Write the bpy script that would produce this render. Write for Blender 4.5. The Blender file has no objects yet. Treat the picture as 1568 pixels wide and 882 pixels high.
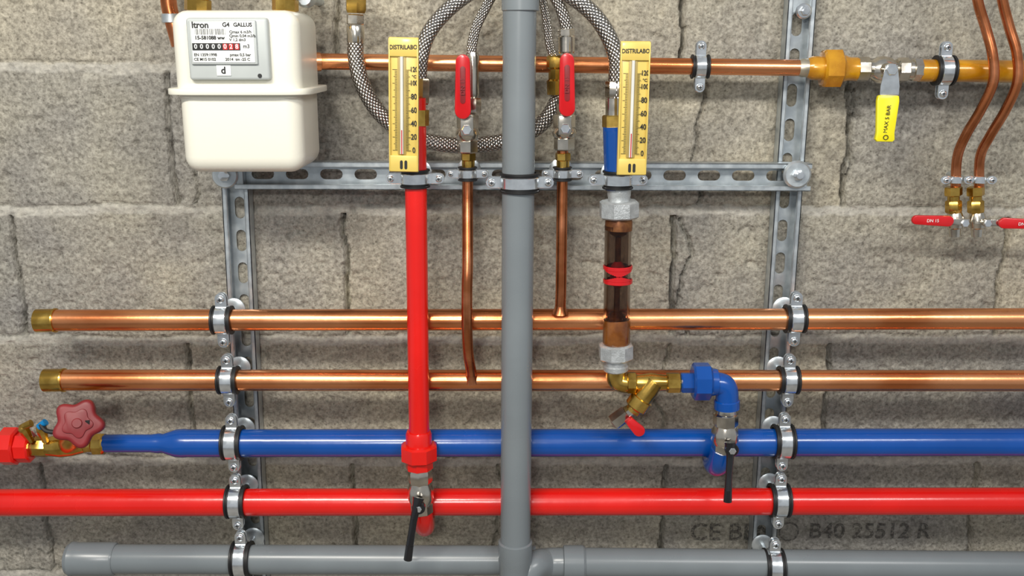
import bpy, bmesh, math, random
import numpy as np
from mathutils import Vector, Matrix
random.seed(3)
sc=bpy.context.scene
try:
    sc.view_settings.view_transform='Standard'
except Exception: pass
TH=math.radians(13.64); F=1525.0; D=1.525
CAM=Vector((0,-D*math.cos(TH),D*math.sin(TH)))
FW=Vector((0,math.cos(TH),-math.sin(TH))); UP=Vector((0,math.sin(TH),math.cos(TH)))
X=Vector((1,0,0)); Y=Vector((0,1,0)); Z=Vector((0,0,1))
# survey helpers: metric position of a point measured at distance d from the wall
def M(u,v,d):
    dr=FW+X*((u-784)/F)+UP*((441-v)/F)
    return CAM+dr*((-d-CAM.y)/dr.y)
def S(px,P): return px*((P-CAM).dot(FW))/F

# ---------------------------------------------------------------- materials
def newmat(name):
    m=bpy.data.materials.new(name); m.use_nodes=True
    nt=m.node_tree; return m,nt,nt.nodes['Principled BSDF']
def mat(name,col,metal=0,rough=.4,var=.15,vscale=25,bump=0,bscale=300,coat=0,rvar=.1,col2=None,stretch=None,c2amt=(.4,.7)):
    m,nt,p=newmat(name); N=nt.nodes; L=nt.links
    tc=N.new('ShaderNodeTexCoord'); mp=N.new('ShaderNodeMapping'); L.new(tc.outputs['Object'],mp.inputs[0])
    if stretch: mp.inputs['Scale'].default_value=stretch
    n=N.new('ShaderNodeTexNoise'); n.inputs['Scale'].default_value=vscale; n.inputs['Detail'].default_value=5
    L.new(mp.outputs[0],n.inputs['Vector'])
    r=N.new('ShaderNodeValToRGB'); c=col; c2=col2 or tuple(x*(1-2*var) for x in col)
    r.color_ramp.elements[0].position=c2amt[0]; r.color_ramp.elements[1].position=c2amt[1]
    r.color_ramp.elements[0].color=(*c2,1); r.color_ramp.elements[1].color=(*c,1)
    L.new(n.outputs['Fac'],r.inputs[0]); L.new(r.outputs[0],p.inputs['Base Color'])
    mr=N.new('ShaderNodeMapRange'); mr.inputs['To Min'].default_value=max(.02,rough-rvar); mr.inputs['To Max'].default_value=rough+rvar
    L.new(n.outputs['Fac'],mr.inputs[0]); L.new(mr.outputs[0],p.inputs['Roughness'])
    p.inputs['Metallic'].default_value=metal; p.inputs['Coat Weight'].default_value=coat; p.inputs['Coat Roughness'].default_value=.12
    if bump:
        n2=N.new('ShaderNodeTexNoise'); n2.inputs['Scale'].default_value=bscale; L.new(tc.outputs['Object'],n2.inputs['Vector'])
        b=N.new('ShaderNodeBump'); b.inputs['Strength'].default_value=bump; b.inputs['Distance'].default_value=.002
        L.new(n2.outputs['Fac'],b.inputs['Height']); L.new(b.outputs[0],p.inputs['Normal'])
    return m
copper=mat('copper',(.98,.42,.19),1,.26,vscale=16,col2=(.72,.23,.08),rvar=.09,bump=.06,bscale=120,stretch=(.35,1,1),c2amt=(.40,.58))
copper_v=mat('copper_aged',(.80,.31,.15),1,.27,vscale=30,col2=(.50,.16,.06),rvar=.08)
redp=mat('red_paint',(.72,.008,.004),0,.27,var=.06,vscale=10,bump=.12,bscale=60,coat=.4)
redh=mat('red_plastic',(.58,.006,.010),0,.3,var=.08,coat=.4)
redw=mat('red_handwheel_plastic',(.24,.016,.020),0,.5,var=.12)
bluep=mat('blue_paint',(.0005,.068,.34),0,.25,var=.08,vscale=10,bump=.15,bscale=50,coat=.4)
pvc=mat('grey_pvc',(.19,.215,.23),0,.28,var=.06,vscale=8)
galv=mat('galvanised_steel',(.66,.71,.73),.75,.36,var=.12,vscale=60,col2=(.48,.53,.56))
galvfit=mat('galvanised_fitting',(.62,.65,.66),.6,.40,var=.12,vscale=90,bump=.3,bscale=500)
zinc=mat('zinc_steel',(.88,.92,.95),.92,.18,var=.08,vscale=80)
nickel=mat('nickel_plate',(.80,.74,.64),1,.19,var=.12,vscale=50)
brass=mat('brass',(.84,.56,.14),1,.24,vscale=40,col2=(.50,.30,.06))
ochre=mat('ochre_lacquer',(.66,.32,.010),.2,.27,vscale=30,col2=(.42,.17,.004),coat=.6)
rubber=mat('black_rubber',(.010,.010,.011),0,.5)
blackp=mat('black_plastic',(.010,.010,.012),0,.22,coat=.4)
cream=mat('cream_enamel',(.76,.74,.64),0,.36,var=.02,vscale=5,coat=.2,bump=.05,bscale=200)
lgrey=mat('light_grey_plastic',(.46,.49,.48),0,.4,var=.03)
white=mat('white_label',(.76,.78,.76),0,.45,var=.01)
inkm=mat('black_ink',(.012,.012,.012),0,.6)
thermy=mat('thermometer_yellow',(.74,.55,.13),.1,.35,var=.05,coat=.2)
thermd=mat('thermometer_channel',(.46,.34,.10),.1,.4,var=.1)
tube_m=mat('thermometer_tube',(.72,.72,.67),0,.1,var=.05,coat=1)
yel=mat('yellow_plastic',(.84,.74,.006),0,.33,var=.04,coat=.3)
amber=mat('amber_fluid',(.24,.08,.012),.0,.2,col2=(.11,.03,.004),coat=.6,vscale=40)
rust=mat('browned_brass',(.34,.14,.045),.6,.4,col2=(.13,.045,.018),vscale=60)
solder=mat('solder',(.65,.58,.45),.9,.35)
bluec=mat('blue_plastic',(.0,.2,.5),0,.3)
redc=mat('red_ink',(.7,.02,.02),0,.4)
def glassm(name,col,r):
    m,nt,p=newmat(name); N=nt.nodes;L=nt.links
    n=N.new('ShaderNodeTexNoise'); n.inputs['Scale'].default_value=40; rr_=N.new('ShaderNodeValToRGB')
    rr_.color_ramp.elements[0].color=(*[c*.6 for c in col],1); rr_.color_ramp.elements[1].color=(*col,1)
    L.new(n.outputs['Fac'],rr_.inputs[0]); L.new(rr_.outputs[0],p.inputs['Base Color']); p.inputs['Roughness'].default_value=r
    p.inputs['Transmission Weight'].default_value=1; p.inputs['IOR'].default_value=1.3
    return m
glass=glassm('sight_glass',(.55,.44,.37),.06)
def braid():
    m,nt,p=newmat('braided_steel'); N=nt.nodes;L=nt.links
    uv=N.new('ShaderNodeUVMap'); sp=N.new('ShaderNodeSeparateXYZ'); L.new(uv.outputs[0],sp.inputs[0])
    def ma(op,a,b=None):
        n=N.new('ShaderNodeMath'); n.operation=op
        for i,x in enumerate((a,b)):
            if x is None: continue
            if isinstance(x,(int,float)): n.inputs[i].default_value=x
            else: L.new(x,n.inputs[i])
        return n.outputs[0]
    u=ma('MULTIPLY',sp.outputs[0],12*math.pi); v=ma('MULTIPLY',sp.outputs[1],math.pi*150)
    a=ma('ABSOLUTE',ma('SINE',ma('ADD',u,v))); b=ma('ABSOLUTE',ma('SINE',ma('SUBTRACT',u,v)))
    h=ma('MULTIPLY',a,b)
    r=N.new('ShaderNodeValToRGB'); r.color_ramp.elements[0].color=(.035,.032,.03,1); r.color_ramp.elements[1].color=(.72,.69,.65,1); r.color_ramp.elements[1].position=.55
    L.new(h,r.inputs[0]); L.new(r.outputs[0],p.inputs['Base Color'])
    p.inputs['Metallic'].default_value=1; p.inputs['Roughness'].default_value=.26
    bp=N.new('ShaderNodeBump'); bp.inputs['Strength'].default_value=.8; bp.inputs['Distance'].default_value=.0012
    L.new(h,bp.inputs['Height']); L.new(bp.outputs[0],p.inputs['Normal'])
    return m
braidm=braid()
def wallmat():
    m,nt,p=newmat('concrete_block'); N=nt.nodes;L=nt.links
    tc=N.new('ShaderNodeTexCoord'); co=tc.outputs['Object']
    def noise(s,d=4,r=.6):
        n=N.new('ShaderNodeTexNoise'); n.inputs['Scale'].default_value=s; n.inputs['Detail'].default_value=d; n.inputs['Roughness'].default_value=r
        L.new(co,n.inputs['Vector']); return n.outputs['Fac']
    def ramp(f,a,b,pa,pb):
        r=N.new('ShaderNodeValToRGB'); e=r.color_ramp.elements
        e[0].position=pa; e[1].position=pb; e[0].color=(*a,1); e[1].color=(*b,1); L.new(f,r.inputs[0]); return r.outputs[0]
    def mix(t,f,a,b):
        n=N.new('ShaderNodeMix'); n.data_type='RGBA'; n.blend_type=t
        if isinstance(f,float): n.inputs[0].default_value=f
        else: L.new(f,n.inputs[0])
        for i,x in ((6,a),(7,b)):
            if isinstance(x,tuple): n.inputs[i].default_value=(*x,1)
            else: L.new(x,n.inputs[i])
        return n.outputs[2]
    base=ramp(noise(2.3,3),(.325,.312,.29),(.41,.38,.31),.35,.65)
    at=N.new('ShaderNodeAttribute'); at.attribute_name='mortar'
    tn=N.new('ShaderNodeAttribute'); tn.attribute_name='tint'
    base=mix('MULTIPLY',1.0,base,ramp(tn.outputs['Fac'],(.80,.82,.86),(1.12,1.09,1.02),0,1))
    fine=noise(170,5,.7)
    grit=ramp(fine,(.62,.61,.59),(1.24,1.24,1.22),.36,.62)
    c=mix('MULTIPLY',1.0,base,grit)
    med=ramp(noise(50,4,.6),(.86,.86,.86),(1.09,1.09,1.09),.35,.65)
    c=mix('MULTIPLY',1.0,c,med)
    big=ramp(noise(9,3,.5),(.88,.88,.89),(1.06,1.06,1.04),.35,.65)
    c=mix('MULTIPLY',1.0,c,big)
    vo=N.new('ShaderNodeTexVoronoi'); vo.inputs['Scale'].default_value=120; L.new(co,vo.inputs['Vector'])
    pit=ramp(vo.outputs['Distance'],(.25,.24,.23),(1,1,1),.10,.24)
    c=mix('MULTIPLY',.5,c,pit)
    mort=mix('MULTIPLY',1.0,ramp(noise(60,5),(.37,.355,.32),(.53,.505,.44),.3,.7),ramp(fine,(.84,.84,.84),(1.12,1.12,1.12),.35,.65))
    c=mix('MIX',at.outputs['Fac'],c,mort)
    L.new(c,p.inputs['Base Color']); p.inputs['Roughness'].default_value=.92; p.inputs['Specular IOR Level'].default_value=.2
    b=N.new('ShaderNodeBump'); b.inputs['Strength'].default_value=.7; b.inputs['Distance'].default_value=.0035; L.new(fine,b.inputs['Height'])
    b2=N.new('ShaderNodeBump'); b2.inputs['Strength'].default_value=.45; b2.inputs['Distance'].default_value=.004; L.new(vo.outputs['Distance'],b2.inputs['Height']); L.new(b.outputs[0],b2.inputs['Normal'])
    L.new(b2.outputs[0],p.inputs['Normal'])
    return m

# ---------------------------------------------------------------- wall
def vn(Xg,Zg,s,seed):
    rs=np.random.RandomState(seed); T=rs.rand(257,257)
    x=Xg*s+1000.3; z=Zg*s+1000.7
    xi=np.floor(x).astype(int); zi=np.floor(z).astype(int); fx=x-xi; fz=z-zi
    fx=fx*fx*(3-2*fx); fz=fz*fz*(3-2*fz)
    a=T[xi%257,zi%257]; b=T[(xi+1)%257,zi%257]; c=T[xi%257,(zi+1)%257]; d=T[(xi+1)%257,(zi+1)%257]
    return (a*(1-fx)+b*fx)*(1-fz)+(c*(1-fx)+d*fx)*fz
def build_wall():
    x0,x1,z0,z1=-1.5,1.5,-1.1,0.9; st=.003
    nx=int((x1-x0)/st)+1; nz=int((z1-z0)/st)+1
    xs=np.linspace(x0,x1,nx); zs=np.linspace(z0,z1,nz)
    Xg,Zg=np.meshgrid(xs,zs)
    joints=[1.16,.96,.75,.540,.330,.119,-.083,-.2846,-.486,-.687,-.888,-1.09,-1.3]
    wz=Zg+(vn(Xg,Zg,9,1)-.5)*.006+(vn(Xg,Zg,45,2)-.5)*.006
    wx=Xg+(vn(Xg,Zg,25,3)-.5)*.008+(vn(Xg,Zg,90,4)-.5)*.003
    h=np.zeros_like(Xg); mort=np.zeros_like(Xg); tint=np.zeros_like(Xg); rs=np.random.RandomState(5)
    for j in joints:
        dd=np.abs(wz-j); w=.0068
        m=np.clip((w-dd)/.002+.5,0,1); mort=np.maximum(mort,m*(.65+.35*vn(Xg,Zg,14,50)))
        h-=m*.0006
        h-=np.exp(-((wz-j-w-.001)/.0018)**2)*.0070*(vn(Xg,Zg,30,8))
    for i in range(len(joints)-1):
        inrow=(wz<joints[i])&(wz>=joints[i+1])
        off=.25 if i%2==1 else 0.0
        k=np.floor((wx-off+.004)/.5).astype(int)
        dx=np.abs((wx-off+.004)-(np.round((wx-off+.004)/.5))*.5)
        g=np.clip((.0030-dx)/.0015+.5,0,1)*inrow*(1-np.clip(mort*1.6,0,1))
        h-=g*.026
        tv=rs.rand(64)
        tint=np.where(inrow,tv[(k+20)%64],tint)
    for cx,za,zb,sd in ((.277,.36,.13,31),(.262,.11,-.08,32),(.235,-.09,-.27,33),(-.475,.33,.13,34),(.50,.30,.14,35),(-.02,-.29,-.47,36)):
        pth=cx+(vn(Zg*0,Zg,22,sd)-.5)*.03+(vn(Zg*0,Zg,80,sd+7)-.5)*.008
        g=np.clip((.0019-np.abs(Xg-pth))/.0013+.6,0,1)*((Zg<za)&(Zg>zb))*(1-.3*mort)*(vn(Xg,Zg,12,sd+1)>.22)
        h-=g*.013
    p=vn(Xg,Zg,110,6); h-=np.clip(p-.72,0,1)*.014
    p=vn(Xg,Zg,60,7); h-=np.clip(p-.76,0,1)*.018
    h+=(vn(Xg,Zg,6,9)-.5)*.002+(vn(Xg,Zg,220,10)-.5)*.0012
    co=np.empty((nx*nz,3),dtype=np.float32); co[:,0]=Xg.ravel(); co[:,2]=Zg.ravel(); co[:,1]=-h.ravel()
    idx=np.arange(nx*nz).reshape(nz,nx)
    q=np.stack([idx[:-1,:-1],idx[:-1,1:],idx[1:,1:],idx[1:,:-1]],-1).reshape(-1,4)
    me=bpy.data.meshes.new('wall_back'); nf=len(q)
    me.vertices.add(nx*nz); me.vertices.foreach_set('co',co.ravel())
    me.loops.add(nf*4); me.loops.foreach_set('vertex_index',q.astype(np.int32).ravel())
    me.polygons.add(nf); me.polygons.foreach_set('loop_start',np.arange(0,nf*4,4,dtype=np.int32))
    try: me.polygons.foreach_set('loop_total',np.full(nf,4,dtype=np.int32))
    except Exception: pass
    me.update(calc_edges=True)
    for nm,arr in (('mortar',mort),('tint',tint)):
        a=me.attributes.new(nm,'FLOAT','POINT'); a.data.foreach_set('value',arr.astype(np.float32).ravel())
    me.shade_smooth(); me.materials.append(wallmat()); me.validate()
    ob=bpy.data.objects.new('wall_back',me); sc.collection.objects.link(ob)
build_wall()

# ---------------------------------------------------------------- builder
def cr(pts,k=8):
    P=[2*pts[0]-pts[1]]+list(pts)+[2*pts[-1]-pts[-2]]; out=[]
    for i in range(1,len(P)-2):
        a,b,c,d=P[i-1:i+3]
        for j in range(k):
            t=j/k; out.append(.5*((2*b)+(c-a)*t+(2*a-5*b+4*c-d)*t*t+(3*b-a-3*c+d)*t**3))
    out.append(P[-2].copy()); return out
class B:
    def __init__(s,name):
        s.name=name; s.bm=bmesh.new(); s.uv=s.bm.loops.layers.uv.new('UVMap'); s.m=[]
    def mi(s,m):
        if m not in s.m: s.m.append(m)
        return s.m.index(m)
    def rings(s,R,n,m,cap=True,closed=False,phase=0.):
        bm=s.bm; k=s.mi(m); V=[]
        for c,ax,ay,r,l in R:
            V.append([bm.verts.new(c+ax*(r*math.cos(2*math.pi*i/n+phase))+ay*(r*math.sin(2*math.pi*i/n+phase))) for i in range(n)])
        cnt=len(V); rng=range(cnt if closed else cnt-1)
        for j in rng:
            j2=(j+1)%cnt
            for i in range(n):
                i2=(i+1)%n
                f=bm.faces.new((V[j][i],V[j][i2],V[j2][i2],V[j2][i])); f.material_index=k; f.smooth=True
                uu=(i/n,(i+1)/n,(i+1)/n,i/n); vv=(R[j][4],R[j][4],R[j2][4],R[j2][4])
                for a,lp in enumerate(f.loops): lp[s.uv].uv=(uu[a],vv[a])
        if cap and not closed:
            for vs in (V[0][::-1],V[-1]):
                f=bm.faces.new(vs); f.material_index=k; f.smooth=True
    def frame(s,a):
        a=a.normalized(); h=Y if abs(a.dot(Y))<.9 else Z
        ax=a.cross(h).normalized(); ay=a.cross(ax).normalized(); return a,ax,ay
    def lathe(s,p0,p1,prof,m,n=28,cap=True,closed=False,phase=0.,mul=1.0):
        a,ax,ay=s.frame(p1-p0); Ln=(p1-p0).length
        s.rings([(p0+(p1-p0)*t,ax,ay,r*mul,t*Ln) for t,r in prof],n,m,cap,closed,phase)
    def cyl(s,p0,p1,r,m,n=28,ch=0):
        Ln=(p1-p0).length; c=min(ch/Ln,.4) if ch else 0
        pr=[(0,r-ch),(c,r),(1-c,r),(1,r-ch)] if ch else [(0,r),(1,r)]
        s.lathe(p0,p1,pr,m,n)
    def hexn(s,p0,p1,r,m,phase=0.,n=6):
        s.lathe(p0,p1,[(0,r*.86),(.12,r),(.88,r),(1,r*.86)],m,n,phase=phase)
    def ring(s,c,axis,ri,ro,w,m,n=32,ch=.0006):
        a=axis.normalized(); p0=c-a*(w/2); p1=c+a*(w/2); k=ch/w
        s.lathe(p0,p1,[(0,ri),(0,ro-ch),(k,ro),(1-k,ro),(1,ro-ch),(1,ri)],m,n,closed=True)
    def tube(s,pts,r,m,n=18,k=8,smooth=True):
        P=cr(pts,k) if smooth and len(pts)>2 else pts
        if isinstance(r,(list,tuple)):
            RR=[r[0]+0*x for x in range(len(P))]
            for i in range(len(P)):
                t=i/(len(P)-1)*(len(r)-1); j=min(int(t),len(r)-2); RR[i]=r[j]*(1-(t-j))+r[j+1]*(t-j)
        else: RR=[r]*len(P)
        R=[]; prev=None; l=0
        for i,p in enumerate(P):
            t=(P[min(i+1,len(P)-1)]-P[max(i-1,0)]).normalized()
            if prev is None: _,ax,_=s.frame(t)
            else: ax=(prev-t*prev.dot(t)).normalized()
            prev=ax
            if i: l+=(p-P[i-1]).length
            R.append((p,ax,t.cross(ax).normalized(),RR[i],l))
        s.rings(R,n,m)
    def merge(s,t,m):
        k=s.mi(m)
        for f in t.faces: f.material_index=k; f.smooth=True
        me=bpy.data.meshes.new('tmp'); t.to_mesh(me); t.free(); s.bm.from_mesh(me); bpy.data.meshes.remove(me)
    def box(s,c,size,m,bev=.001,rot=None,seg=3):
        t=bmesh.new(); t.loops.layers.uv.new('UVMap'); bmesh.ops.create_cube(t,size=1)
        bmesh.ops.scale(t,vec=Vector(size),verts=t.verts)
        if bev: bmesh.ops.bevel(t,geom=list(t.edges),offset=bev,segments=seg,profile=.5,affect='EDGES')
        M4=Matrix.Translation(c)@(rot.to_4x4() if rot else Matrix())
        bmesh.ops.transform(t,matrix=M4,verts=t.verts); s.merge(t,m)
    def prism(s,o2,O,ex,ey,th,m,bev=0,seg=2):
        t=bmesh.new(); t.loops.layers.uv.new('UVMap'); n=ex.cross(ey).normalized()
        vs=[t.verts.new(O+ex*a+ey*b) for a,b in o2]; f=t.faces.new(vs)
        r=bmesh.ops.extrude_face_region(t,geom=[f]); tv=[g for g in r['geom'] if isinstance(g,bmesh.types.BMVert)]
        bmesh.ops.translate(t,verts=tv,vec=n*th); bmesh.ops.recalc_face_normals(t,faces=t.faces)
        if bev:
            es=[e for e in t.edges if len(e.link_faces)==2 and e.calc_face_angle(0)>.9]
            bmesh.ops.bevel(t,geom=es,offset=bev,segments=seg,profile=.5,affect='EDGES')
        s.merge(t,m)
    def text(s,body,pos,size,m,align='LEFT',rot=None,sx=1.0,th=.0002,fat=0):
        cu=bpy.data.curves.new('t','FONT'); cu.body=body; cu.size=size; cu.align_x=align; cu.align_y='CENTER'; cu.extrude=th; cu.resolution_u=3; cu.offset=fat
        ob=bpy.data.objects.new('t',cu); sc.collection.objects.link(ob)
        dg=bpy.context.evaluated_depsgraph_get(); me=bpy.data.meshes.new_from_object(ob.evaluated_get(dg))
        R=Matrix.Rotation(math.pi/2,4,'X')
        me.transform(Matrix.Translation(pos)@R@(rot or Matrix())@Matrix.Diagonal((sx,1,1,1)))
        t=bmesh.new(); t.from_mesh(me)
        if not t.loops.layers.uv: t.loops.layers.uv.new('UVMap')
        s.merge(t,m); bpy.data.objects.remove(ob); bpy.data.curves.remove(cu); bpy.data.meshes.remove(me)
    def seg(s,u0,v0,u1,v1,d,prof,m,n=28,phase=0.,d1=None):
        p0=M(u0,v0,d); p1=M(u1,v1,d if d1 is None else d1); k=S(1,(p0+p1)/2)/2
        if isinstance(prof,(int,float)): prof=[(0,prof),(1,prof)]
        s.lathe(p0,p1,prof,m,n,phase=phase,mul=k)
    def nut(s,u0,v0,u1,v1,d,w,m,phase=0.,n=6):
        s.seg(u0,v0,u1,v1,d,[(0,w*.88),(.1,w),(.9,w),(1,w*.88)],m,n,phase)
    def pbox(s,u0,v0,u1,v1,d,th,m,bev=.001,seg=3):
        a=M(u0,v0,d); b=M(u1,v1,d); c=(a+b)/2; c.y=-(d-th/2)
        s.box(c,(abs(b.x-a.x),th,abs(b.z-a.z)),m,bev,seg=seg)
    def finish(s,sharp=35):
        bm=s.bm; bmesh.ops.recalc_face_normals(bm,faces=bm.faces); bm.edges.ensure_lookup_table()
        for e in bm.edges:
            if len(e.link_faces)==2 and e.calc_face_angle(0)>math.radians(sharp): e.smooth=False
        me=bpy.data.meshes.new(s.name); bm.to_mesh(me); bm.free()
        for m in s.m: me.materials.append(m)
        lo=Vector((min(v.co[i] for v in me.vertices) for i in range(3))); hi=Vector((max(v.co[i] for v in me.vertices) for i in range(3)))
        c=(lo+hi)/2; me.transform(Matrix.Translation(-c))
        ob=bpy.data.objects.new(s.name,me); ob.location=c; sc.collection.objects.link(ob); return ob
def capsule(w0,w1,L,k=8):
    o=[(w0*math.cos(math.pi/2+math.pi*i/k),w0*math.sin(math.pi/2+math.pi*i/k)) for i in range(k+1)]
    o+=[(L+w1*math.cos(-math.pi/2+math.pi*i/k),w1*math.sin(-math.pi/2+math.pi*i/k)) for i in range(k+1)]
    return o
def lever(b,P0,P1,w0,w1,th,m,bev=.0012):
    ex=(P1-P0).normalized(); ey=Vector((0,-1,0)).cross(ex)
    if ex.cross(ey).y>0: ey=-ey
    b.prism(capsule(w0,w1,(P1-P0).length),P0,ex,ey.normalized(),th,m,bev)
def screw(b,P,r,m=zinc,th=.004):
    out=Vector((0,-1,0))
    b.lathe(P,P+out*th,[(0,r),(.4,r),(.8,r*.8),(1,r*.45)],m,20)
    b.box(P+out*(th*.98),(r*1.0,.0006,r*.22),rubber,0); b.box(P+out*(th*.98),(r*.22,.0006,r*1.0),rubber,0)

# ---------------------------------------------------------------- rails
def channel(name,P0,P1,wd,dp,y0,off=.0,shift=0):
    b=B(name); A=(P1-P0).normalized(); Nn=Vector((0,-1,0)); W=Nn.cross(A).normalized(); L=(P1-P0).length
    t=bmesh.new(); t.loops.layers.uv.new('UVMap'); th=.002
    edges=[]
    def loop(pts):
        vs=[t.verts.new(P0+A*a+W*w) for a,w in pts]
        for i in range(len(vs)): edges.append(t.edges.new((vs[i],vs[(i+1)%len(vs)])))
    loop([(0,-wd/2),(L,-wd/2),(L,wd/2),(0,wd/2)])
    a=.02+off
    while a+.034<L-.005:
        loop([(a+.008+x,y) for x,y in capsule(.0075,.0075,.018,6)]); a+=.05
    bmesh.ops.triangle_fill(t,edges=edges,use_beauty=True)
    r=bmesh.ops.extrude_face_region(t,geom=list(t.faces)); tv=[g for g in r['geom'] if isinstance(g,bmesh.types.BMVert)]
    bmesh.ops.translate(t,verts=tv,vec=Nn*th); b.merge(t,galv)
    R=Matrix((A,W,Nn)).transposed()
    mid=(P0+P1)/2
    for sgn in (-1,1):
        b.box(mid+W*(sgn*(wd/2-th/2))+Nn*(dp/2),(L,th,dp),galv,.0005,R,1)
        b.box(mid+W*(sgn*(wd/2-.0035))+Nn*(dp-th/2),(L,.007,th),galv,.0005,R,1)
        b.box(mid+W*(sgn*(wd/2-.0065))+Nn*(dp-.003),(L,.0016,.006),galv,.0004,R,1)
    return b
vr0=.003
b=channel('mounting_rail',M(1226,-60,vr0),M(1157,930,vr0),.040,.024,0)
b.finish()
b=channel('mounting_rail',M(366,280,vr0),M(398,930,vr0),.040,.024,0); b.finish()
b=channel('mounting_rail',M(364,266,.031),M(1236,269,.031),.040,.022,0)
P=M(1220,267,.055); o=Vector((0,-1,0))
b.lathe(P,P+o*.006,[(0,.020),(.5,.020),(1,.017)],galv,32); b.hexn(P+o*.006,P+o*.012,.0085,zinc); b.cyl(P+o*.012,P+o*.018,.0045,zinc)
P=M(345,268,.050); b.lathe(P,P+o*.005,[(0,.019),(.5,.019),(1,.017)],galv,32); b.hexn(P+o*.005,P+o*.010,.0085,zinc)
b.box((M(358,266,.042)),(.03,.016,.03),galv,.001)
b.finish()
b=B('rail_bolt'); P=M(1230,17,.028); b.lathe(P,P+o*.005,[(0,.011),(.6,.011),(1,.009)],zinc); b.hexn(P+o*.005,P+o*.011,.007,zinc); b.cyl(P+o*-.02,P+o*.016,.004,zinc); b.finish()

# ---------------------------------------------------------------- clamps
def clamp(c,axis,r,w=.0165,base=.0275,disc=True,earlen=.022,name='pipe_clamp',gap=.003,tabw=None,rod=True):
    b=B(name); axis=axis.normalized(); out=Vector((0,-1,0))
    e=out.cross(axis).normalized()
    b.ring(c,axis,r+.0002,r+.0036,w*1.75,rubber); b.ring(c-axis*(w*.78),axis,r+.003,r+.0055,w*.2,rubber); b.ring(c+axis*(w*.78),axis,r+.003,r+.0055,w*.2,rubber)
    b.ring(c,axis,r+.0036,r+.0055,w,zinc)
    tw=(tabw or w)/2
    for sg in (-1,1):
        ed=e*sg
        for yy in (gap,-gap-.002):
            ex=axis; ey=ed
            ol=[(-tw,0),(tw,0)]+[(tw*math.cos(a),earlen-tw+tw*math.sin(a)) for a in [math.pi*i/10 for i in range(11)]]
            O=c+ed*(r+.003)+out*(yy)
            t=ex if ex.cross(ey).dot(out)>0 else -ex
            b.prism(ol,O,t,ey,.002,zinc,.0003,1)
        sp=c+ed*(r+.003+earlen-tw*1.05)+out*(gap+.002)
        b.cyl(sp-out*.014,sp,.0028,zinc,12); screw(b,sp,tw*.68); b.hexn(sp-out*.013,sp-out*.008,.0055,zinc)
    if rod:
        back=c-out*(r+.0055); endy=Vector((c.x,-base,c.z))
        if abs(back.y-endy.y)>.004:
            b.hexn(back+out*.001,Vector((c.x,min(back.y+.011,-base-.001),c.z)),.0085,zinc)
            b.cyl(back,endy,.004,galv,16)
            if disc: b.lathe(endy+out*.0005,endy+out*.0045,[(0,.017),(.5,.017),(1,.013)],galv,28)
    return b

# ---------------------------------------------------------------- horizontal pipes
hd=.09
def rpx(px,u,v,d): return S(px,M(u,v,d))/2
r1=.0157
for u0,u1,v0,v1 in ((55,80,490.5,488),(67,93,582,583)):
    b=B('copper_pipe'); p0=M(u1,v0,hd); p1=M(1800,v1,hd)
    b.cyl(p0,p1,r1,copper,40); q=M(u0,v0+.5,hd)
    b.lathe(q,p0+X*.006,[(0,r1-.001),(.04,r1+.0012),(.9,r1+.0012),(.93,r1+.0022),(1,r1+.0018)],brass,36)
    b.finish()
rb=.0208
bl=B('blue_painted_pipe')
bl.lathe(M(158,679,hd),M(1800,677,hd),[(0,.0135),(.045,.0135),(.052,.0150),(.056,.0142),(.068,rb),(.075,rb+.0006),(.08,rb),(1,rb)],bluep,40)
bl.finish()
rr=.0205
rd=B('red_painted_pipe'); rd.cyl(M(-230,770,hd),M(1800,767,hd),rr,redp,40); rd.finish()
for (u,v,r) in ((341,490,r1),(350,582,r1),(357,678,rb),(363,768,rr),(1217,488,r1),(1207,582,r1),(1199,676,rb),(1193,766,rr)):
    clamp(M(u,v,hd),X,r).finish()

# ---------------------------------------------------------------- grey drain
gd=.128; rg=.0222; hg=.098; rh=.0222
b=B('drain_downpipe')
b.cyl(M(797,-150,gd),M(789,850,gd),rg,pvc,48)
b.cyl(M(797,-150,gd),M(797,17,gd),rg+.0025,pvc,48,.001)
s0=M(789,828,gd); s1=M(788.5,1010,gd)
b.lathe(s0,s1,[(0,rg+.0005),(.008,rg+.0030),(.16,rg+.0030),(.18,rg+.0018),(1,rg+.0018)],pvc,48)
b.finish()
b=B('horizontal_drain_pipe')
a0=M(105,856,hg); a1=M(820,858,hg)
b.cyl(a0+X*.01,a1,rh,pvc,48)
b.lathe(a0,M(178,856,hg),[(0,rh+.001),(.08,rh+.0042),(.2,rh+.0030),(.96,rh+.0030),(1,rh+.001)],pvc,48)
b.tube([M(795,900,gd),M(815,868,gd-.01),M(838,862,hg),M(866,861,hg)],rh,pvc,40)
b.lathe(M(862,861,hg),M(896,861,hg),[(0,rh+.001),(.04,rh+.0036),(.9,rh+.0036),(1,rh+.001)],pvc,48)
b.cyl(M(880,861,hg),M(1800,869,hg),rh,pvc,48)
b.finish()
clamp(M(371,856,hg),X,rh).finish(); clamp(M(1184,867,hg),X,rh).finish()
c=M(796,279,gd); clamp(c,Z,rg,w=.015,base=.054,earlen=.021).finish()

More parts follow.
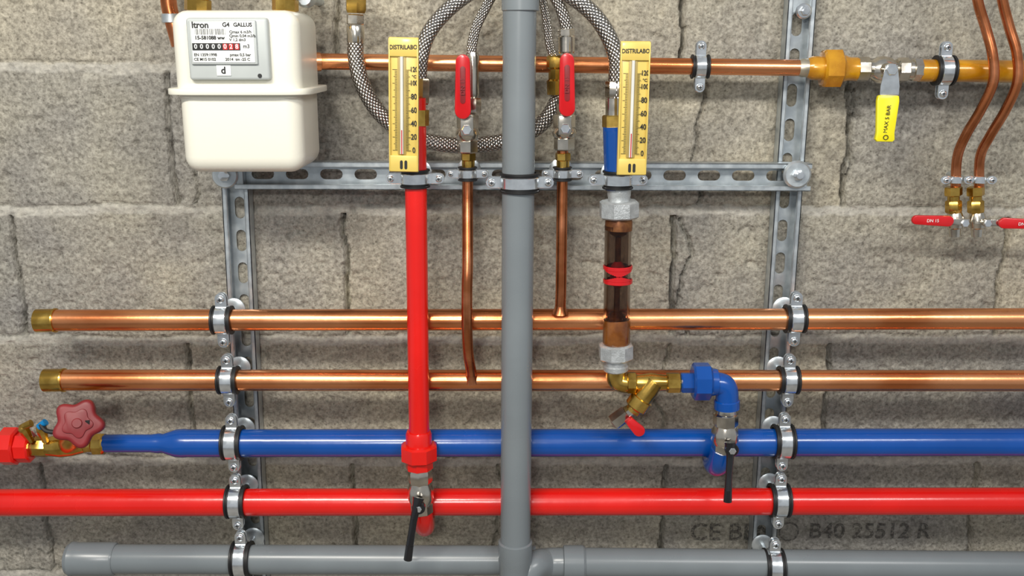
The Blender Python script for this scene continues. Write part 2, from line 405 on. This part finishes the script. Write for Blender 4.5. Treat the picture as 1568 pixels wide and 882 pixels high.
# ---------------------------------------------------------------- red vertical feed
vd=.128
rv=.0150
rd=B('red_vertical_pipe')
rd.cyl(M(635,150,vd),M(642,668,vd),rv,redp,36)
rd.seg(641,660,641.5,682,vd,[(0,36),(.2,40),(1,40)],redp)
rd.nut(641.5,680,642,704,vd,58,redp,.3,8)
rd.nut(642,704,642.5,718,vd,42,redp,.1,8)
rd.seg(643,717,643.5,740,vd,[(0,34),(.15,38),(.8,38),(1,32)],nickel,8)
rd.seg(643.5,738,645,772,vd,[(0,32),(.3,40),(.7,40),(1,32)],nickel)
rd.nut(645,770,646,785,vd,36,nickel,.2,8)
rd.tube([M(646,780,vd),M(648,795,vd-.003),M(650,806,vd-.02),M(651,800,hd-.02),M(651,790,hd-.03)],.0150,redp,24)
P=M(644,762,vd)
rd.cyl(P,P+o*.030,.0075,nickel,20); rd.cyl(P+o*.028,P+o*.036,.0098,blackp,24,.001); rd.hexn(P+o*.035,P+o*.040,.0052,zinc)
hdp=vd+.034
rd.tube([M(641,762,hdp-.004),M(638,775,hdp),M(633,800,hdp+.004),M(627,838,hdp+.008)],[.0085,.0062,.0052,.0056],blackp,14)
rd.tube([M(627.5,835,hdp+.008),M(624.5,857,hdp+.009)],[.0058,.0062],blackp,14,smooth=False)
rd.seg(640,168,640,192,vd,[(0,34),(1,34)],brass,8)
rd.finish()
c=M(635.5,273,vd); clamp(c,Z,rv,w=.014,base=.054,earlen=.022).finish()

# ---------------------------------------------------------------- thin copper drops
for nm,path,clv in (('copper_drop_pipe',[(717,190,.10),(716,300,.10),(716,400,.122),(715,440,.128),(715,500,.128),(717,540,.118),(721,566,.105),(722,576,.1)],266),
                ('copper_drop_pipe',[(862,190,.10),(861,270,.10),(860,360,.105),(859,440,.106),(858,472,.105)],266)):
    b=B(nm); pts=[M(*p) for p in path]
    b.tube(pts,.0078,copper_v,20)
    e=pts[-1]; pr=pts[-2]
    b.lathe(e+(pr-e).normalized()*.004,e-(pr-e).normalized()*.008,[(0,.0078),(.4,.0088),(1,.012)],copper_v,20)
    u=path[0][0]
    b.nut(u,234,u,246,.10,24,brass,.3); b.seg(u,246,u,258,.10,20,brass)
    b.finish()
    c=M(u-1,clv,.10); clamp(c,Z,.0080,w=.011,base=.054,earlen=.018,gap=.002).finish()
def redvalve(u,top,bot,hu,ht,hb,d=.10):
    b=B('ball_valve')
    b.nut(u,bot-22,u,bot-2,d,32,nickel,.2,6)
    b.seg(u,top+18,u,bot-20,d,[(0,26),(.2,34),(.5,38),(.8,34),(1,26)],nickel)
    b.nut(u,top-2,u,top+20,d,34,nickel,.1,6)
    P=M(u,(top+bot)/2-10,d)
    b.cyl(P,P+o*.026,.006,nickel,16); b.hexn(P+o*.024,P+o*.031,.007,zinc)
    hp=d+.030
    A=P+o*.022; b.box(A+Z*.004,(.018,.003,.026),nickel,.001)
    lo=M(hu,hb-9,hp+.004); hi=M(hu,ht+10,hp+.010)
    lever(b,lo,hi,rpx(25,hu,hb,hp),rpx(22,hu,hb,hp),.007,redh,.0022)
    b.box(lo+Z*.001+Y*.004,(.010,.012,.016),redh,.001)
    lever(b,lo+(hi-lo)*.2+o*.0072,lo+(hi-lo)*.85+o*.0072,.0035,.0035,.0006,redw,.0002)
    b.text('DN 15',(lo+hi)/2+o*.009,.008,redw,'CENTER',Matrix.Rotation(math.pi/2,4,'Z'))
    return b
b=redvalve(716,177,236,709,84,178)
b.nut(724,150,724,176,.10,26,nickel,.1); b.finish()
b=redvalve(864,177,232,868,82,174)
b.nut(866,150,866,176,.10,28,nickel,.1); b.seg(850,85,850,145,.09,[(0,22),(.05,26),(.3,26),(.35,20),(.6,20),(.65,26),(1,24)],brass,8); b.finish()

# ---------------------------------------------------------------- hoses
def hose(path,r,ferr=((0,1),)):
    b=B('braided_hose'); pts=[M(*p) for p in path]
    b.tube(pts,r,braidm,20,10)
    return b
b=hose([(545,60,.085),(545,90,.085),(556,132,.085),(583,175,.08),(628,208,.072),(690,222,.07),(750,220,.07),(800,208,.07),(834,185,.074),(856,150,.08),(862,130,.085)],.0112)
b.seg(544,38,545,66,.085,[(0,24),(.1,27),(.85,27),(1,25)],nickel); b.nut(544,22,544,38,.085,28,nickel,.2)
b.nut(545,-30,545,20,.085,34,brass,.3); b.finish()
b=hose([(642,135,.12),(643,100,.12),(652,60,.12),(675,26,.115),(715,-8,.11),(780,-45,.1)],.0104)
b.nut(643,120,642,160,.12,30,nickel,.1); b.finish()
b=hose([(723,100,.098),(722,78,.1),(728,45,.1),(742,15,.1),(757,-12,.1),(790,-60,.1)],.0068)
b.seg(724,80,724,150,.10,[(0,16),(.1,20),(.9,20),(1,16)],nickel); b.finish()
b=hose([(868,60,.1),(867,40,.1),(858,10,.1),(842,-20,.1),(820,-60,.1)],.0085)
b.nut(867,44,867,56,.10,26,nickel,.2); b.seg(867,54,867,82,.10,[(0,22),(.1,26),(.9,26),(1,22)],nickel); b.finish()
b=hose([(852,95,.088),(842,70,.085),(838,40,.085),(832,5,.085),(822,-30,.085),(805,-60,.085)],.0060); b.finish()
b=hose([(943,150,.12),(944,120,.12),(944,90,.12),(930,52,.12),(905,18,.115),(865,-12,.11),(800,-48,.1)],.0110)
b.nut(941,124,940,150,.12,28,nickel,.1); b.seg(940,150,940,182,.12,[(0,26),(1,26)],nickel); b.nut(939,176,939,196,.12,34,brass,.2)
b.seg(940,194,942,262,.124,34,bluep); b.finish()

# ---------------------------------------------------------------- thermometers
def thermo(u0,v0,u1,v1,d):
    b=B('pipe_thermometer'); A=M(u0,v0,d); Bv=M(u1,v1,d)
    up=(A-Bv).normalized(); L=(A-Bv).length; w=S(45,(A+Bv)/2)
    ex=-(up.cross(o)).normalized()
    if ex.x<0: ex=-ex
    R=Matrix((ex,-o,up)).transposed(); mid=(A+Bv)/2
    b.box(mid,(w,.008,L),thermy,.0012,R)
    b.box(mid+up*(L*.5-.0125)+o*.0055,(w,.004,.023),thermy,.001,R)
    b.box(mid-up*(L*.5-.0115)+o*.0055,(w,.004,.021),thermy,.001,R)
    for s in (-1,1):
        b.box(mid+ex*(s*(w/2-.001))+o*.0055,(.002,.005,L*.98),thermy,.0006,R)
    b.box(mid-ex*(w*.06)+o*.0046,(w*.28,.002,L*.73),thermd,.0005,R)
    tb=mid-ex*(w*.06)
    b.cyl(tb-up*(L*.36)+o*.007,tb+up*(L*.36)+o*.007,.0022,tube_m,14)
    b.cyl(tb-up*(L*.36)+o*.0085,tb-up*(L*.18)+o*.0085,.0009,redc,8)
    for i in range(61):
        y=-L*.335+L*.60*i/60; lg=w*(.16 if i%10==0 else (.12 if i%5==0 else .08))
        b.box(mid+up*y+ex*(w*.09+lg/2)+o*.0058,(lg,.0008,.00045),inkm,0,R)
        b.box(mid+up*y-ex*(w*.22+lg/2)+o*.0044,(lg,.0008,.00045),inkm,0,R)
    for i,t in enumerate(('0','20','40','60','80','100','120')):
        b.text(t,mid+up*(-L*.335+L*.10*i+.0004)+ex*(w*.345)+o*.0050,.0100 if i<5 else .0088,inkm,'CENTER',sx=.76,fat=.0002)
    b.text('°C',mid+up*(-L*.335+L*.55)+ex*(w*.35)+o*.0050,.0052,inkm,'CENTER',fat=.0001)
    b.text('DISTRILABO',mid+up*(L*.5-.0125)+o*.0077,.0076,inkm,'CENTER',sx=.86,fat=.0002)
    for s in (-.5,.5):
        c=mid-up*(L*.5-.010)+ex*(s*.0058)+o*.0072
        b.prism([(y,x) for x,y in [(p[0]-.004,p[1]) for p in capsule(.0018,.0018,.008,5)]],c,ex,up,.0008,inkm)
    b.cyl(mid-up*(L*.36)-o*.002,mid-up*(L*.36)-o*.036,.008,brass,20,.001)
    b.finish()
thermo(618.5,57,619,263,.176)
thermo(973,63,966,268,.176)

# ---------------------------------------------------------------- sight glass flow indicator
sd=.128
b=B('sight_glass_assembly')
b.seg(942,200,944,290,sd,34,bluep)
b.seg(948,286,948,312,sd,[(0,32),(.08,36),(.5,36),(.6,34),(1,36)],galvfit)
b.nut(948,307,948,334,sd,62,galvfit,.35,8)
b.seg(948,333,947,352,sd,[(0,38),(.3,42),(1,42)],rust)
b.lathe(M(946.5,345,sd),M(944,492,sd),[(0,.0185),(1,.0185),(1,.0150),(0,.0150)],glass,36,closed=True)
b.seg(947,352,944,490,sd,[(0,9),(1,9)],rust,12)
b.seg(947,352,946.5,362,sd,[(0,30),(.6,26),(1,12)],rust,20); b.seg(944.4,476,944,490,sd,[(0,12),(.5,28),(1,30)],amber,20)
b.seg(946,400,945.9,440,sd,[(0,10),(.2,24),(.45,24),(.5,16),(.55,24),(.8,24),(1,10)],redh,20)
b.seg(944.5,488,943.5,528,sd,[(0,40),(.1,42),(.9,42),(1,38)],amber)
# two red indicator rings whose tapered lips point at each other
for vv,sg in ((409,-1),(430,1)):
    b.ring(M(946,vv,sd),Z,.0188,.0206,.0055,redh)
    q=M(946,vv,sd)
    for a in range(-7,8):
        an=math.radians(a*8); ht=.0078*(1-abs(a)/8.5)
        pc=q+Vector((math.sin(an)*.0198,-math.cos(an)*.0198,(.0025+ht/2) if sg>0 else -(.0025+ht/2)))
        b.box(pc,(.0031,.002,ht),redh,0,Matrix.Rotation(an,3,'Z'))
b.nut(943,526,943,550,sd,54,galvfit,.35,8)
b.seg(943,549,943,568,sd,[(0,42),(.2,34),(.5,34),(.6,38),(.9,38),(1,34)],galvfit)
b.tube([M(943,562,sd),M(943,575,sd),M(947,584,sd),M(958,587,sd),M(968,587,sd)],S(15,M(943,580,sd)),brass,24)
b.nut(959,586,974,586,sd,34,brass,.2,8)
b.seg(972,586,1022,586,sd,[(0,24),(.2,26),(.5,30),(.8,26),(1,24)],brass)
b.nut(1020,586,1042,586,sd,32,brass,.2,8)
b.seg(1003,584,972,625,sd+.005,[(0,26),(.3,30),(.62,30),(.64,36),(.95,36),(1,30)],brass,20)
b.seg(975,621,968,630,sd+.005,[(0,26),(1,24)],brass)
b.seg(968,626,938,648,sd+.005,[(0,18),(.25,22),(.27,26),(.95,26),(1,22)],nickel,6)
b.seg(960,640,973,654,sd+.012,[(0,14),(1,14)],redh,16)
lever(b,M(966,646,sd+.022),M(978,658,sd+.022),.0065,.0085,.006,redh,.0015)
b.nut(1042,586,1062,586,sd,32,bluep,.2,8)
b.nut(1060,584,1088,584,sd,58,bluep,.35,8)
b.seg(1088,585,1098,585,sd,[(0,44),(1,40)],bluep,20)
b.tube([M(1092,587,sd),M(1102,588,sd),M(1110,592,sd),M(1113,602,sd),M(1113,624,sd)],S(17.5,M(1100,590,sd)),bluep,28)
b.seg(1113,612,1113,625,sd,[(0,36),(.1,39),(1,39)],bluep)
b.seg(1112,625,1111.5,640,sd,[(0,30),(.5,32),(1,30)],nickel)
b.nut(1111.5,632,1111,652,sd,38,nickel,.2,8)
b.seg(1111,650,1109,682,sd,[(0,32),(.35,42),(.7,42),(1,32)],nickel)
b.nut(1109,678,1108,694,sd,36,nickel,.2,8)
b.tube([M(1107,688,sd),M(1103,704,sd-.004),M(1097,711,sd-.02),M(1093,702,hd-.015),M(1092,690,hd-.03)],S(18.5,M(1100,700,sd)),bluep,26)
P=M(1113,675,sd)
b.cyl(P,P+o*.030,.0075,nickel,20); b.cyl(P+o*.028,P+o*.036,.0098,blackp,24,.001); b.hexn(P+o*.035,P+o*.040,.0052,zinc)
b.tube([M(1118,677,sd+.030),M(1118,700,sd+.034),M(1116,730,sd+.038),M(1115,752,sd+.042)],[.0080,.0055,.0048,.0055],blackp,14)
b.tube([M(1115,750,sd+.042),M(1114,768,sd+.043)],[.0056,.0062],blackp,14,smooth=False)
b.finish()
c=M(946,275,sd); clamp(c,Z,S(17.5,c),w=.014,base=.054,earlen=.022).finish()

# ---------------------------------------------------------------- top gas line
td=.062
b=B('gas_pipe')
b.cyl(M(478,94,td),M(1232,104,td),.0112,copper,32)
b.seg(1222,104,1244,104,td,[(0,24),(.3,28),(.8,28),(1,24)],solder)
b.seg(1236,104,1268,105,td,[(0,28),(.2,36),(1,36)],ochre,24)
b.nut(1258,105,1288,105,td,60,ochre,.35,8)
b.seg(1286,105,1312,106,td,[(0,46),(.3,40),(.5,36),(1,36)],ochre)
b.nut(1310,106,1330,106,td,38,nickel,.2,8)
b.seg(1328,106,1350,107,td,[(0,28),(.3,28),(.6,38),(1,42)],nickel)
b.seg(1350,107,1374,107,td,[(0,42),(.5,38),(.8,28),(1,28)],nickel)
b.nut(1372,107,1390,107,td,38,nickel,.2,8); b.seg(1388,107,1398,107,td,30,nickel)
b.nut(1396,107,1410,107,td,36,nickel,.4,8)
b.seg(1408,108,1830,112,td,34,ochre)
b.finish()
b=B('gas_valve_lever'); P=M(1357,106,td+.018)
b.cyl(P,P+o*.018,.0085,nickel,20); b.hexn(P+o*.016,P+o*.024,.0085,zinc)
b.prism([(-.008,.006),(.008,.006),(.013,-.022),(.013,-.034),(-.013,-.034),(-.013,-.022)],P+o*.018,X,Z,.0025,zinc,.0004,1)
dq=td+.042
A=M(1358,146,dq); Bq=M(1352,217,dq+.004); w=S(16,A)
ex=(Bq-A).normalized(); ey=(-X)
ey=(ey-ex*ey.dot(ex)).normalized()
if ex.cross(ey).y>0: ey=-ey
Lh=(Bq-A).length
b.prism([(0,-w),(Lh*.12,-w*1.08),(Lh*.8,-w*.88),(Lh*.95,-w*.95),(Lh,-w*.75),(Lh,w*.75),(Lh*.95,w*.95),(Lh*.8,w*.88),(Lh*.12,w*1.08),(0,w)],A,ex,ey,.008,yel,.002,2)
b.text('MAX 5 BAR',(A+Bq)/2+o*.0092,.0075,inkm,'CENTER',Matrix.Rotation(math.radians(86),4,'Z'))
b.text('O',(A*.1+Bq*.9)+o*.0092,.010,inkm,'CENTER')
b.finish()
clamp(M(1072,102,td),X,.0112,w=.014,base=.002,disc=False,earlen=.021).finish()
c=M(1445,108,td); clamp(c,X,S(17,c),w=.015,base=.002,disc=False,earlen=.021).finish()

# ---------------------------------------------------------------- thin copper tubes at right
for path in ([(1490,-60,.09),(1497,0,.09),(1510,45,.092),(1520,85,.097),(1521,125,.097),(1502,168,.09),(1480,205,.078),(1466,240,.066),(1463,290,.062)],
             [(1525,-60,.09),(1535,0,.09),(1545,40,.092),(1557,82,.097),(1558,125,.097),(1540,168,.09),(1516,208,.078),(1501,240,.066),(1499,290,.062)]):
    b=B('copper_tube'); b.tube([M(*p) for p in path],.0068,copper_v,18); b.finish()
b=B('twin_pipe_clamp'); c1=M(1463,275,.062); c2=M(1499,275,.062)
for c in (c1,c2): b.ring(c,Z,.0070,.0095,.010,zinc)
for c in (c1-X*.016,(c1+c2)/2,c2+X*.016):
    b.prism([(.0075*math.cos(a*math.pi/8),.006*math.sin(a*math.pi/8)) for a in range(16)],c+Vector((0,-.003,0)),X,Z,.003,zinc,.0003,1); screw(b,c+Vector((0,-.006,0)),.0042)
b.cyl((c1+c2)/2,Vector(((c1+c2).x/2,.006,c1.z)),.004,galv,14)
b.finish()
for u,side in ((1460,-1),(1494,1)):
    b=B('isolation_valve'); d=.062
    b.nut(u,286,u,300,d,26,brass,.2); b.seg(u,299,u,308,d,18,brass); b.nut(u,307,u,326,d,24,brass,.4)
    b.seg(u+2,325,u+2,340,d,[(0,20),(.5,26),(1,28)],nickel); b.seg(u+2,338,u+2,362,d,[(0,28),(.4,24),(.5,18),(1,16)],nickel)
    P=M(u+8,338,d)
    b.cyl(P,P+o*.020,.0055,nickel,16); b.hexn(P+o*.018,P+o*.024,.0058,zinc)
    hp=d+.022
    if side<0: A,Bq=M(1450,338,hp),M(1401,336,hp+.004)
    else: A,Bq=M(1536,341,hp),M(1594,343,hp+.004)
    lever(b,A,Bq,.0078,.0066,.006,redh,.0018)
    mid=(P+o*.019+A)/2; b.box(mid,(abs(P.x-A.x)+.012,.0025,.010),nickel,.0008)
    b.text('DN 15',(A+Bq)/2+o*.0068,.0062,white,'CENTER')
    b.finish()

# ---------------------------------------------------------------- gas meter
b=B('gas_meter')
fd=.195; bk=.058
def mb(u0,v0,u1,v1,front,back,bev,m=cream,seg=6):
    a=M(u0,v0,front); c=M(u1,v1,front)
    b.box(Vector(((a.x+c.x)/2,-(front+back)/2,(a.z+c.z)/2)),(abs(c.x-a.x),front-back,abs(c.z-a.z)),m,bev,seg=seg)
mb(256,15,461,160,fd,bk,.019)
mb(267,110,465,266,fd-.004,bk,.021)
a=M(246,136,fd+.008); c=M(474,146,fd+.008)
hw=(c.x-a.x)/2; cx=(a.x+c.x)/2; y0=-(fd+.009); y1=-(bk-.012); cy=(y0+y1)/2; hy=(y1-y0)/2
ol=[]
for i in range(48):
    t=2*math.pi*i/48; cs,sn=math.cos(t),math.sin(t); p=.32
    ol.append((hw*math.copysign(abs(cs)**p,cs),hy*math.copysign(abs(sn)**p,sn)))
b.prism(ol,Vector((cx,cy,c.z)),X,Y,a.z-c.z,cream,.0015)
b.pbox(283,27,414,123,fd+.010,.018,lgrey,.004)
b.pbox(288,31,395,99,fd+.0135,.006,lgrey,.0015)
b.pbox(291,34,391,96,fd+.0145,.004,white,.0006)
def tx(s_,u,v,px,m=inkm,al='LEFT',sx=1.0,fat=.00008): b.text(s_,M(u,v,fd+.0149),S(px,M(u,v,fd)),m,al,sx=sx,th=.0001,fat=fat)
tx('ltron',293,38.5,13,fat=.0003); tx('G4',340,38,9,fat=.0002); tx('GALLUS',357,38,8,fat=.0002)
tx('15-581088 ww',298,58,7.5,fat=.0002); tx('Qmax 6 m3/h',351,49,6); tx('Qmin 0,04 m3/h',351,55,6); tx('V 1,2 dm3',351,61,6); tx('pmax 0,5 bar',352,84,6); tx('EN 1359:1998',297,84,6); tx('CE M15 0102',297,91,6); tx('2014  tm -25 C',345,91,6)
tx('m3',372,71,8)
for i in range(26):
    u=298+i*1.85; b.pbox(u,44,u+random.choice((.7,1.0,1.3)),53,fd+.0151,.0006,inkm,0)
b.pbox(294,66,368,77,fd+.0152,.001,inkm,.0002)
for i,ch in enumerate('00000028'):
    u=296+i*9; red=i>4
    if red: b.pbox(u,67,u+7.4,76,fd+.0156,.0006,redc,0)
    b.text(ch,M(u+3.6,71.5,fd+.0157),S(9.5,M(u,71,fd)),white,'CENTER',th=.0001,fat=.00015)
b.pbox(331,100,354,116,fd+.0112,.003,white,.0003); b.text('d',M(342,108,fd+.0116),.012,inkm,'CENTER',fat=.0003)
P=M(398,116,fd+.010); b.cyl(P,P+Vector((0,-.001,0)),.0026,rubber,16)
for u in (303,437):
    b.nut(u,18,u,-2,.125,40,brass,.2,8); b.seg(u,-2,u,-8,.125,34,brass); b.nut(u,-6,u,-45,.125,46,brass,.3,8)
    b.seg(u,-40,u,-190,.125,34,copper_v)
b.tube([M(470,95,.07),M(490,94.5,.063)],[.013,.013],copper,20,smooth=False)
b.box(Vector((cx,-.028,M(350,60,.05).z)),(.10,.062,.03),galv,.001)
b.finish()
b=B('copper_riser_pipe'); b.tube([M(257,-60,.05),M(258,0,.05),M(264,30,.05),M(275,70,.05)],.011,copper_v,20)
q=M(262,28,.05); b.ring(q,Z,.011,.013,.012,galv); b.cyl(q+Y*.011,Vector((q.x,.006,q.z)),.004,galv,14); b.finish()
b=B('pipe_plug'); P=M(470,-2,.09); b.lathe(P,P+o*.02,[(0,.012),(.7,.012),(1,.009)],galv); b.cyl(P,Vector((P.x,.006,P.z)),.006,galv); b.finish()

# ---------------------------------------------------------------- balancing valve bottom left
b=B('balancing_valve')
d=hd
b.seg(162,680,128,680,d,[(0,28),(.1,34),(.5,34),(.6,26),(1,26)],brass,8)
b.seg(130,680,70,684,d,[(0,26),(.3,34),(.6,36),(1,28)],brass)
b.nut(75,684,44,684,d,32,brass,.2,8)
b.nut(50,684,28,684,d,48,redp,.35,8)
b.nut(29,683,4,683,d,58,redp,.2,8); b.seg(8,683,-300,683,d,40,redp)
P0=M(104,682,d); P1=M(121,648,d+.050)
ax=(P1-P0).normalized()
b.lathe(P0,P1,[(0,.015),(.35,.017),(.5,.012),(1,.012)],brass,24)
ol=[]
for i in range(72):
    t=2*math.pi*i/72; rad=.0315+.0045*math.cos(5*t+.5); ol.append((rad*math.cos(t),rad*math.sin(t)))
nn=(ax*.75+Vector((0,-1,0))*.8).normalized(); e1=X-nn*X.dot(nn); e1.normalize(); e2=nn.cross(e1)
b.prism(ol,P1-nn*.006,e1,e2,.024,redw,.006,4)
b.prism([(x*.6,y*.6) for x,y in ol],P1+nn*.0165,e1,e2,.004,redw,.0015,2)
b.cyl(P1+nn*.019,P1+nn*.023,.007,redw,24,.001); b.box(P1+nn*.019+e1*.014,(.006,.003,.009),inkm,.0004)
for (u,v,u2,v2,cc) in ((70,676,62,652,brass),(48,676,34,652,brass)):
    b.seg(u,v,u2,v2,d+.012,[(0,10),(.3,12),(.6,16),(.9,16),(1,12)],cc,8,d1=d+.022)
b.seg(60,654,70,646,d+.024,[(0,11),(1,11)],bluec,12); b.seg(36,653,48,648,d+.024,[(0,10),(1,12)],brass,12)
b.tube([M(62,650,d+.026),M(72,660,d+.03),M(92,662,d+.03)],.0035,rubber,8)
b.finish()

# ---------------------------------------------------------------- stamped marking on block
b=B('wall_stamp_lettering')
m,nt,p=newmat('faded_stamp_ink'); N=nt.nodes; L=nt.links
n=N.new('ShaderNodeTexNoise'); n.inputs['Scale'].default_value=220; n.inputs['Detail'].default_value=3; tcn=N.new('ShaderNodeTexCoord'); L.new(tcn.outputs['Object'],n.inputs['Vector'])
r=N.new('ShaderNodeValToRGB'); r.color_ramp.elements[0].position=.38; r.color_ramp.elements[0].color=(.06,.06,.06,1); r.color_ramp.elements[1].position=.60; r.color_ramp.elements[1].color=(.48,.48,.48,1)
L.new(n.outputs['Fac'],r.inputs[0]); L.new(r.outputs[0],p.inputs['Alpha']); p.inputs['Base Color'].default_value=(.07,.067,.062,1); p.inputs['Roughness'].default_value=.9
b.text('CE BEN',M(1056,816,.0025),.042,m,fat=.0006); b.text('B40 25512 R',M(1238,814,.0025),.038,m,fat=.0006)
P=M(1208,814,.0025); b.ring(P,Y,.014,.017,.0006,m,ch=.0001)
b.finish()

# ---------------------------------------------------------------- floor
b=B('floor'); b.box(Vector((0,-1.9,-1.15)),(4.4,4.0,.1),mat('floor_concrete',(.30,.28,.25),0,.7,var=.15,vscale=4),0); b.finish()

# ---------------------------------------------------------------- lights
def area(name,loc,target,sx,sy,e,col=(1,1,1)):
    l=bpy.data.lights.new(name,'AREA'); l.shape='RECTANGLE'; l.size=sx; l.size_y=sy; l.energy=e; l.color=col
    ob=bpy.data.objects.new(name,l); ob.location=loc; ob.rotation_euler=(Vector(target)-Vector(loc)).to_track_quat('-Z','Y').to_euler(); sc.collection.objects.link(ob)
area('ceiling_lamp',(-.60,-1.6,1.25),(-.1,0,-.1),.9,.12,34,(1,.95,.86))
area('ceiling_lamp',(1.1,-1.9,1.35),(.4,0,0),1.0,.12,21,(1,.98,.96))
area('ceiling_lamp',(-.25,-2.6,.9),(0,0,-.2),.3,.15,15,(1,.98,.94))
w=bpy.data.worlds.new('World'); sc.world=w; w.use_nodes=True
w.node_tree.nodes['Background'].inputs[0].default_value=(.90,.95,1,1); w.node_tree.nodes['Background'].inputs[1].default_value=.37

cd=bpy.data.cameras.new('Camera'); cam=bpy.data.objects.new('Camera',cd); sc.collection.objects.link(cam)
cd.sensor_width=36; cd.lens=36*F/1568; cam.location=CAM; cam.rotation_euler=(math.pi/2-TH,0,0); cd.clip_start=.01
sc.camera=cam
